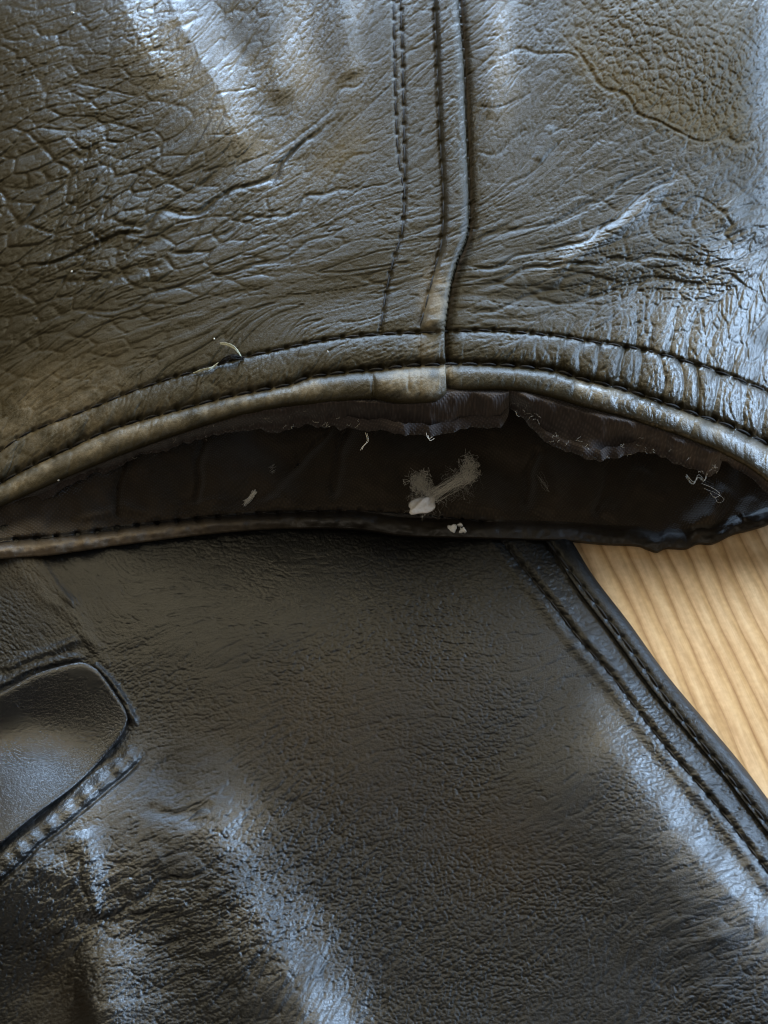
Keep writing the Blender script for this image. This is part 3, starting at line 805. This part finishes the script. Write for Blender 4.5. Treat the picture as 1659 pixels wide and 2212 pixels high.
gb += 1.0 * B.blob(180, 1880, 170, 130) + 0.8 * B.blob(270, 2130, 90, 150) + 0.8 * B.blob(160, 1740, 190, 60, 40)
wearb = np.stack([np.clip(tb, 0, 1), np.clip(rb_, 0, 1), np.clip(gb * np.clip(0.9 + 0.3 * B.noise(30), 0.3, 1.4), 0, 1)])
nr, nc = 760, 800
Y = np.repeat(np.linspace(1000, 2320, nr)[:, None], nc, 1)
X = -140 + np.linspace(0, 1, nc)[None] * (np.minimum(eX(Y), 1815) + 140)
P = at(X, Y, zbody(X, Y)); Wr = wear_of(B, wearb, X, Y)
l = P[:, -1:].copy(); l2 = l.copy(); l2[..., 2] = 0.0006; l2[..., 0] -= 0.0004
lm = l.copy(); lm[..., 2] = 0.55 * l[..., 2]; lm[..., 0] += 0.0005
P = np.concatenate([P, lm, l2], 1); Wr = np.concatenate([Wr, Wr[:, -1:], Wr[:, -1:]], 1)
body = add_obj('jacket_front', mesh_from('jacket_front', P, grid_quads(nr, nc + 2, flip=True), wear=Wr), M_BODY, jacket)
body['label'] = 'smooth dark jacket front with a double stitched edge'
place_stitches(B_OUT, zbody, lambda x: body, pitch=46.0, lift=0.15, scale=0.9)
place_stitches(B_IN, zbody, lambda x: body, pitch=46.0, lift=0.12, scale=0.55)

# ---- pocket flap with a rounded corner
FT = [(-140, 1550), (-60, 1520), (0, 1497), (75, 1457), (140, 1437), (178, 1431), (205, 1443), (225, 1464), (255, 1507), (270, 1532), (276, 1553)]
FB = [(-140, 1925), (-60, 1870), (0, 1824), (75, 1762), (150, 1707), (200, 1662), (250, 1607), (268, 1580), (276, 1553)]
fT, fB = curve_of(FT), curve_of(FB)
nr, nc = 190, 230
c = 1 - (1 - np.linspace(0, 1, nc)) ** 1.6
X = np.repeat((-135 + c * (275.6 + 135))[None], nr, 0)
v = (0.5 - 0.5 * np.cos(np.linspace(0, 1, nr) * math.pi))[:, None]
Yt = fT(X); Yb = np.maximum(fB(X), Yt + 0.2)
Y = Yt + v * (Yb - Yt)
dist = np.minimum(np.minimum(Y - Yt, Yb - Y) * 0.8, (276 - X) * 1.0 + 2)
fz = tps([(-140, 1740, 15), (0, 1500, 14.4), (75, 1457, 14.4), (130, 1440, 14.2), (210, 1450, 13.6), (60, 1545, 12.2), (0, 1600, 12.3), (120, 1590, 11.6), (190, 1645, 11.9), (70, 1630, 12.9), (100, 1690, 15.0), (40, 1740, 17.2), (0, 1820, 19.4), (0, 1660, 14.2), (150, 1707, 14.4), (220, 1560, 11.7), (250, 1600, 11.5), (276, 1553, 11.6)], B, 0.01)
prof = 0.55 * np.sqrt(np.clip(1 - (1 - np.clip(dist / 14, 0, 1)) ** 2, 0, 1)) - 0.55
fl = B.sample(fz, X, Y) + prof - 0.035 * vl(B.sample(e1, X, Y), 0.16) - 0.02 * vl(B.sample(bp, X, Y), 0.2)
P = at(X, Y, fl)
t0 = P[0:1].copy(); t1 = P[-1:].copy()
t0[..., 2] = np.minimum(t0[..., 2] - 0.0009, 0.001 * (zbody(X[0:1], Y[0:1])) + 0.0001); t1[..., 2] -= 0.0014; t1[..., 1] += 0.0003
P = np.concatenate([t0, P, t1]); Wf = np.zeros(P.shape)
Wf[..., 2] = 0.55
flap = add_obj('pocket_flap', mesh_from('pocket_flap', P, grid_quads(nr + 2, nc, flip=True), wear=Wf), M_FLAP, jacket)
flap['label'] = 'dark pocket flap with a rounded corner'

# ------------------------------------------------------------------ inside of the cuff
LOWE = [(-140, 1215), (-60, 1208), (0, 1203), (100, 1196), (200, 1182), (300, 1168), (450, 1150), (600, 1139), (768, 1141), (875, 1155), (1036, 1160), (1180, 1164), (1240, 1167), (1305, 1173), (1375, 1176), (1400, 1184), (1420, 1190), (1440, 1182), (1482, 1183), (1509, 1172), (1541, 1172), (1584, 1152), (1620, 1143), (1659, 1131), (1720, 1108), (1800, 1085)]
LOWS = [(-140, 1190), (0, 1172), (100, 1163), (200, 1152), (350, 1129), (525, 1113), (650, 1106), (750, 1104), (870, 1110), (960, 1118), (1060, 1128), (1180, 1134), (1300, 1138)]
lowE, lowS = curve_of(LOWE), curve_of(LOWS)
LZ = Chart(-150, 1830, 600, 1230)
LZ.warp = LZ.noise(20)
def low_base(X):
    X = np.asarray(X, float)
    zb_ = B.sample(zb, X, lowE(X)) + 1.3
    k = np.clip((X - 1180) / 160, 0, 1); k = k * k * (3 - 2 * k)
    z = zb_ * (1 - k) + 2.0 * k
    e = np.clip((X - 1560) / 240, 0, 1)
    return z + 4.0 * e ** 2
lz = low_base(LZ.XX)
ls = lowS(np.minimum(LZ.XX, 1300)); le = lowE(LZ.XX)
ls = np.where(LZ.XX > 1300, le - 30, ls)
q = np.clip((LZ.YY - ls) / np.maximum(le - ls, 8), 0, 1)
lip = 1.5 * np.sin(math.pi * np.clip(0.15 + 0.85 * q, 0, 1)) * (1 - 0.5 * np.clip((LZ.XX - 800) / 300, 0, 1))
lz = lz + np.where(LZ.YY > ls, lip, -0.5 * np.clip((ls - LZ.YY) / 20, 0, 1))
ramp = np.clip((880 - LZ.YY) / 240, 0, 1)
lz = lz * (1 - ramp) + (24 * np.clip(1 - ((LZ.XX - 850) / 1000) ** 2, 0.2, 1)) * ramp
lz += 1.0 * LZ.noise(28) * np.clip((ls - LZ.YY) / 30, 0, 1) + 0.12 * LZ.noise(12) + 0.05 * LZ.noise(5) + 0.6 * LZ.noise(38) * np.clip((LZ.XX - 1250) / 200, 0, 1) * np.clip((ls - LZ.YY) / 40, 0, 1)
pk3 = noise1(4200, 11.0)
pl = np.interp(LZ.XX + 0.5 * (LZ.YY - le) + 6 * LZ.warp, np.arange(-300, 3900), pk3)
lz += 0.10 * LZ.noise(4) * np.exp(-((LZ.YY - le + 12) / 26.0) ** 2)
lz += pl * 0.45 * np.exp(-((LZ.YY - ls) / 42.0) ** 2) * np.clip((900 - LZ.XX) / 500, 0.25, 1)
stitch_line(LZ, lz, LOWS[:-2], 1.1, 8, 44.0, 1.5)
def RL(pts, h, wl, wr=None): LZ.ridge(lz, pts, h, wl, wr, wob=4)
for x, h in ((190, 0.9), (330, 1.5), (480, 1.5), (640, 1.0), (780, 1.2), (1060, 1.2), (1200, 1.4)):
    RL([(x - 8, 1130), (x, 1060), (x + 12, 990), (x + 20, 900)], h, 38)
for pts in ([(255, 1125), (258, 1050), (280, 960)], [(425, 1100), (430, 1030), (442, 935)], [(560, 1090), (600, 1040), (680, 960), (720, 900)], [(720, 1090), (735, 1000), (760, 900)], [(1130, 1110), (1140, 1030), (1165, 960)], [(1280, 1120), (1300, 1060), (1330, 1000)]):
    RL(pts, -1.9, 11)
RL([(150, 1125), (250, 1098), (330, 1103)], 0.7, 9); RL([(350, 1085), (430, 1092), (520, 1085)], 0.6, 8)
RL([(1310, 1130), (1370, 1060), (1400, 1000)], 1.8, 24); RL([(1440, 1120), (1520, 1050)], -1.6, 24); RL([(1480, 1150), (1540, 1100), (1580, 1050)], 1.9, 16); RL([(1600, 1120), (1640, 1080)], 1.4, 14)
lz = np.maximum(lz, 1.3 + 0.3 * np.tanh(lz - 1.3))
def zlow(X, Y):
    return LZ.sample(lz, X, Y)
nr, nc = 170, 480
X = np.repeat(np.linspace(-140, 1790, nc)[None], nr, 0)
v = np.linspace(0, 1, nr)[:, None] ** 1.3
Y = lowE(X) + v * (650 - lowE(X))
Z = zlow(X, Y); P = at(X, Y, Z)
lip_light = np.zeros(P.shape); qq = np.clip((Y - lowS(X)) / 25, 0, 1) * (X < 900)
lip_light[..., 1] = 1.0 * qq * np.clip((700 - X) / 500, 0, 1)  # light on the left of the lip painted in as paler colour
lip_rows = int(np.argmax((v[:, 0] * 500) > 34)) + 1
l = P[0:1].copy(); l[..., 2] -= 0.0012; l[..., 1] += 0.0003; l2 = P[0:1].copy(); l2[..., 2] -= 0.0016; l2[..., 1] += 0.003
P2 = np.concatenate([l2, l, P[:lip_rows + 1]])
W2 = np.concatenate([lip_light[:1], lip_light[:1], lip_light[:lip_rows + 1]])
facing = add_obj('cuff_facing', mesh_from('cuff_facing', P2, grid_quads(*P2.shape[:2]), wear=W2), M_FACING, jacket)
inner = add_obj('sleeve_lining', mesh_from('sleeve_lining', P[lip_rows:], grid_quads(*P[lip_rows:].shape[:2])), M_INNER, jacket)
inner['label'] = 'dark brown lining deep inside the sleeve'
place_stitches(LOWS[:-2], zlow, lambda x: facing, pitch=44.0, lift=0.2)

# ---- torn strip of lining hanging under the upper rim
WRK = LZ.noise(9)
def lining_strip(name, top, bot, depth, folds, seed, label):
    x0 = max(top[0][0], bot[0][0]); x1 = min(top[-1][0], bot[-1][0])
    tf, bf = curve_of(top), curve_of(bot)
    nc = int((x1 - x0) / 2.5); nr = 46
    X = np.repeat(np.linspace(x0, x1, nc)[None], nr, 0)
    v = np.linspace(0, 1, nr)[:, None]
    r = np.random.default_rng(seed)
    jag = np.convolve(r.standard_normal(nc + 40), np.exp(-0.5 * (np.arange(-8, 9) / 2.0) ** 2), 'same')[20:20 + nc] * 1.3
    Yt, Yb = tf(X), bf(X) + jag[None]
    Y = Yt + v * (Yb - Yt)
    slump = np.convolve(r.standard_normal(nc + 200), np.exp(-0.5 * (np.arange(-90, 91) / 30.0) ** 2), 'same')[100:100 + nc]; slump = unit(slump)
    base = rimz(X) - 1.7
    Z = base - depth * v ** 1.2 + folds * np.sin(v * math.pi * 1.7 + 0.5 + 0.35 * slump[None]) * np.clip(v * 5, 0, 1) + 0.7 * slump[None] * v
    Z += 0.35 * LZ.sample(LZ.warp, X * 1.0, Y) * np.clip(v * 3, 0, 1) + 0.22 * LZ.sample(WRK, X, Y) * np.clip(v * 3, 0, 1)
    P = at(X, Y, Z)
    back = P[-1:].copy() + np.array([0, 0.0025, 0.0008])
    head = P[0:1].copy() + np.array([0, 0.003, 0.0002])
    P = np.concatenate([head, P, back])
    o = add_obj(name, mesh_from(name, P, grid_quads(*P.shape[:2], flip=True)), M_LINING, jacket)
    o['label'] = label
    return o
T1 = [(x, float(eL(x)) - 10) for x in (-40, 60, 160, 260, 360, 460, 560, 660, 760, 860)] + [(920, 852), (975, 828), (1050, 832), (1100, 836)]
B1 = [(-40, 1145), (20, 1112), (100, 1078), (185, 1030), (250, 1012), (300, 985), (350, 972), (425, 951), (500, 936), (550, 926), (600, 932), (650, 921), (700, 924), (768, 927), (848, 934), (907, 940), (983, 932), (1036, 924), (1080, 920), (1096, 905), (1101, 880)]
lining_strip('torn_lining', T1, B1, 4.0, 1.9, 3, 'loose brown lining strip hanging below the cuff rim')
T2 = [(1048, 832), (1112, 834), (1198, 848), (1251, 864), (1359, 893), (1466, 928), (1547, 960), (1590, 984)]
B2 = [(1048, 850), (1085, 870), (1112, 893), (1144, 916), (1171, 948), (1198, 969), (1251, 985), (1294, 996), (1337, 985), (1375, 978), (1412, 982), (1466, 1002), (1520, 1023), (1547, 1020), (1560, 992)]
lining_strip('torn_lining', T2, B2, 5.0, 1.7, 5, 'ragged brown lining strip with frayed lower edge past the tear')
T3 = [(1540, 960), (1616, 996), (1659, 1028), (1710, 1066), (1760, 1100)]
B3 = [(1540, 985), (1616, 1030), (1659, 1068), (1700, 1098), (1760, 1130)]
lining_strip('torn_lining', T3, B3, 2.5, 0.5, 9, 'narrow end of the lining strip under the cuff rim')

# ------------------------------------------------------------------ lint, crumbs and loose threads
def thing(o, label, cat, group=None):
    o['label'] = label; o['category'] = cat
    if group: o['group'] = group
    return o
def wander(r, p0, p1, n, amp):
    t = np.linspace(0, 1, n)[:, None]
    base = np.asarray(p0)[None] * (1 - t) + np.asarray(p1)[None] * t
    w = np.cumsum(r.standard_normal((n, 3)), 0); w -= w[0] + (w[-1] - w[0]) * t
    return base + w * amp
def lump(center, rx, ry, rz, seed, n=14, ang=0.0, jag=0.25):
    """irregular faceted crumb"""
    r = np.random.default_rng(seed)
    dirs = r.standard_normal((5, 3)); amps = r.uniform(-jag, jag, 5)
    V = []; F = []
    nu, nv = n, n // 2 + 1
    for i in range(nv):
        th = math.pi * i / (nv - 1)
        for j in range(nu):
            ph = 2 * math.pi * j / nu
            d = np.array([math.sin(th) * math.cos(ph), math.sin(th) * math.sin(ph), math.cos(th)])
            k = 1 + sum(a * math.sin(3 * float(d @ q) + a * 9) for a, q in zip(amps, dirs))
            p = d * k * np.array([rx, ry, rz])
            p = np.array([p[0] * math.cos(ang) - p[1] * math.sin(ang), p[0] * math.sin(ang) + p[1] * math.cos(ang), p[2]])
            V.append(p * 0.001 + center)
    for i in range(nv - 1):
        for j in range(nu):
            F.append((i * nu + j, i * nu + (j + 1) % nu, (i + 1) * nu + (j + 1) % nu, (i + 1) * nu + j))
    return V, F

# fluffy lint tuft lying in the opening
rl = np.random.default_rng(11)
def tp(X, Y, up):
    return at(X, Y, float(zlow(X, Y)) + up + LUP)
LUP = 2.4
tuft = bpy.data.objects.new('lint_tuft', None); COL.objects.link(tuft)
thing(tuft, 'fluffy beige lint tuft with a dense pinkish end inside the cuff opening', 'lint')
V, F = lump(tp(911, 1092, 3.6), 2.9, 1.8, 1.2, 4, 28, 0.55, 0.17)
add_obj('lint_core', mesh_from('lint_core', V, F), M_PINK, tuft)
paths = []; rad = []
root = (932, 1072)
def spray(target, spread, n, amp, r0, up=2.0):
    for k in range(n):
        ex = target[0] + rl.normal(0, spread[0]); ey = target[1] + rl.normal(0, spread[1])
        sx = root[0] + rl.normal(0, 9); sy = root[1] + rl.normal(0, 9)
        paths.append(wander(rl, tp(sx, sy, 1.6 + rl.normal(0, .5)), tp(ex, ey, up + rl.normal(0, .7)), 9, amp)); rad.append(r0 * rl.uniform(.5, 1.2))
def cloud(cx, cy, sx, sy, n, length, r0, up=2.0):
    for k in range(n):
        x, y = cx + rl.normal(0, sx), cy + rl.normal(0, sy); a = rl.uniform(0, 6.28)
        dl = length * rl.uniform(.4, 1.2)
        paths.append(wander(rl, tp(x, y, up + rl.normal(0, .6)), tp(x + dl * math.cos(a), y + dl * math.sin(a), up + rl.normal(0, .6)), 11, 0.00042)); rad.append(r0 * rl.uniform(.5, 1.2))
spray((908, 1040), (11, 11), 60, 0.0002, 2.0e-5)
cloud(907, 1041, 9, 8, 120, 16, 2.6e-5)
spray((1012, 1022), (9, 13), 90, 0.00016, 2.0e-5, 2.4)
cloud(1014, 1013, 6, 12, 130, 16, 2.7e-5, 2.4)
cloud(990, 1050, 16, 16, 60, 26, 0.8e-5, 1.8)
cloud(920, 1082, 17, 9, 110, 24, 1.6e-5, 2.6)
Vt, Ft = tube(paths, rad, 3)
add_obj('lint_fibres', mesh_from('lint_fibres', Vt, Ft), M_LINT, tuft, kind='stuff')

# crumbs
LUP = 0.0
crumb = bpy.data.objects.new('white_crumb', None); COL.objects.link(crumb)
thing(crumb, 'little cluster of white crumbs stuck on the lower cuff lip below the lint tuft', 'crumb')
for i, (x, y, a, b_, an) in enumerate([(977, 1142, 0.95, 0.75, -.5), (994, 1134, 0.6, 0.5, .6), (1000, 1146, 0.75, 0.55, -.2)]):
    V, F = lump(tp(x, y, 0.7), a, b_, 0.6, 20 + i, 14, an, 0.3)
    add_obj('crumb_grain', mesh_from('crumb_grain', V, F), M_WHITE, crumb)
def fuzz(name, pts, n, amp, r0, mat, label, cat, zf, up=0.6, spread=5, seed=1, group=None):
    r = np.random.default_rng(seed); ps = []; rr = []
    p = np.array(pts, float)
    for k in range(n):
        q = p + r.normal(0, spread, (1, 2)) + r.normal(0, spread * .35, p.shape)
        q = smooth_pts(q, 9)
        z = np.array([float(zf(a, b)) for a, b in q]) + up + r.normal(0, .15)
        ps.append(at(q[:, 0], q[:, 1], z) + r.normal(0, amp, (len(q), 3))); rr.append(r0 * r.uniform(.6, 1.2))
    V, F = tube(ps, rr, 3)
    return thing(add_obj(name, mesh_from(name, V, F), mat), label, cat, group)
fuzz('lint_wisp', [(530, 1086), (541, 1076), (550, 1062)], 30, 4e-5, 5e-5, M_LINT, 'small pale pink lint wisp on the inner lining above the cuff stitching', 'lint', zlow, 0.6, 3.0, 2)
fuzz('lint_wisp', [(585, 1015), (593, 1010)], 10, 4e-5, 3e-5, M_LINT, 'tiny pale lint speck on the inner lining', 'lint', zlow, 0.6, 3.0, 22)
fuzz('lint_wisp', [(1160, 1028), (1172, 1048), (1180, 1060)], 7, 6e-5, 1.3e-5, M_LINT, 'faint lint wisp right of the fluffy tuft inside the sleeve', 'lint', zlow, 0.6, 4, 3)
zrim = lambda X, Y: float(rimz(X)) - 6.0
fuzz('frayed_thread', [(1485, 1028), (1500, 1045), (1512, 1030), (1524, 1038), (1530, 1022)], 3, 0.5e-5, 1.7e-5, M_LINT, 'curly pale frayed threads hanging off the ragged lining end', 'thread', zrim, 0.5, 3, 5)
fuzz('frayed_thread', [(1520, 1050), (1545, 1060), (1560, 1072), (1548, 1080), (1540, 1068)], 2, 0.5e-5, 1.6e-5, M_LINT, 'looped pale frayed threads lower down inside the cuff corner', 'thread', zrim, 0.0, 3, 6)
fuzz('frayed_thread', [(793, 935), (796, 952), (786, 962), (782, 972)], 2, 2e-5, 4.5e-5, M_LINT, 'short curl of thread dangling from the lining strip below the seam', 'thread', zrim, 1.5, 2, 7)
fuzz('frayed_thread', [(925, 938), (930, 950), (938, 946)], 2, 2e-5, 4e-5, M_LINT, 'tiny thread loop on the lining strip edge below the welt', 'thread', zrim, 1.5, 2, 8)
ztop = lambda X, Y: float(rimz(X)) - 2.2
r9 = np.random.default_rng(31); ps = []; rr = []
for k in range(80):
    x = r9.choice([r9.uniform(250, 780), r9.uniform(1100, 1560)]); bf = curve_of(B1 if x < 1090 else B2)
    y = float(bf(x)) - r9.uniform(-3, 34); a = r9.uniform(0, 6.28); dl = r9.uniform(6, 17)
    z0 = float(rimz(x)) - 3.0
    ps.append(wander(r9, at(x, y, z0), at(x + dl * math.cos(a), y + dl * math.sin(a), z0 + r9.uniform(-.5, .6)), 6, 0.00018)); rr.append(r9.uniform(0.8e-5, 1.7e-5))
V, F = tube(ps, rr, 3)
fz_ = add_obj('loose_fibres', mesh_from('loose_fibres', V, F), M_LINT, jacket, kind='stuff')

# pale thread scrap snagged on the hem stitching
scrap = bpy.data.objects.new('thread_scrap', None); COL.objects.link(scrap)
thing(scrap, 'pale green snagged thread scrap with a dark knot on the upper hem stitching', 'thread')
def ribbon(name, pts, wid, up, mat, seed):
    p = smooth_pts(pts, 6); r = np.random.default_rng(seed); n = len(p)
    z = np.array([float(zsleeve(a, b)) for a, b in p]) + up * np.sin(np.linspace(0.25, 2.9, n)) + 0.6
    c = at(p[:, 0], p[:, 1], z)
    ps = []; rr = []
    for k in range(12):
        off = r.normal(0, wid, 3); ps.append(c + off * np.sin(np.linspace(0.35, 2.6, n))[:, None] + r.normal(0, 1.5e-5, c.shape)); rr.append(np.linspace(9e-5, 6e-5, n))
    V, F = tube(ps, rr, 5)
    return add_obj(name, mesh_from(name, V, F), mat, scrap)
ribbon('thread_tail', [(476, 742), (492, 744), (508, 752), (520, 768)], 1.6e-4, 1.4, M_SCRAP, 1)
ribbon('thread_tail', [(418, 806), (440, 798), (458, 794), (472, 784)], 1.5e-4, 0.7, M_SCRAP, 2)
ribbon('dark_knot', [(470, 788), (484, 776), (500, 770), (524, 774)], 3.0e-4, 0.9, M_THREAD, 3)

# dust specks
for i, (x, y, s_, lab) in enumerate([
    (157, 27, 0.42, 'pale dust speck near the creased fold of the sleeve back panel'), (155, 587, 0.26, 'white dust speck on the lowest deep crease of the sleeve'),
    (708, 760, 0.26, 'white dust speck on the hem band left of the seam'), (500, 38, 0.2, 'tiny dust speck in the blue sheen of the sleeve'),
    (126, 1037, 0.28, 'white dust speck under the cuff roll near the fold'), (463, 732, 0.2, 'tiny dust speck above the snagged thread scrap')]):
    V, F = lump(at(x, y, float(zsleeve(x, y)) + 0.12), s_, s_ * .8, s_ * .6, 60 + i, 10, i, 0.35)
    thing(add_obj('dust_speck', mesh_from('dust_speck', V, F), M_WHITE), lab, 'dust', 'dust specks on the sleeve')
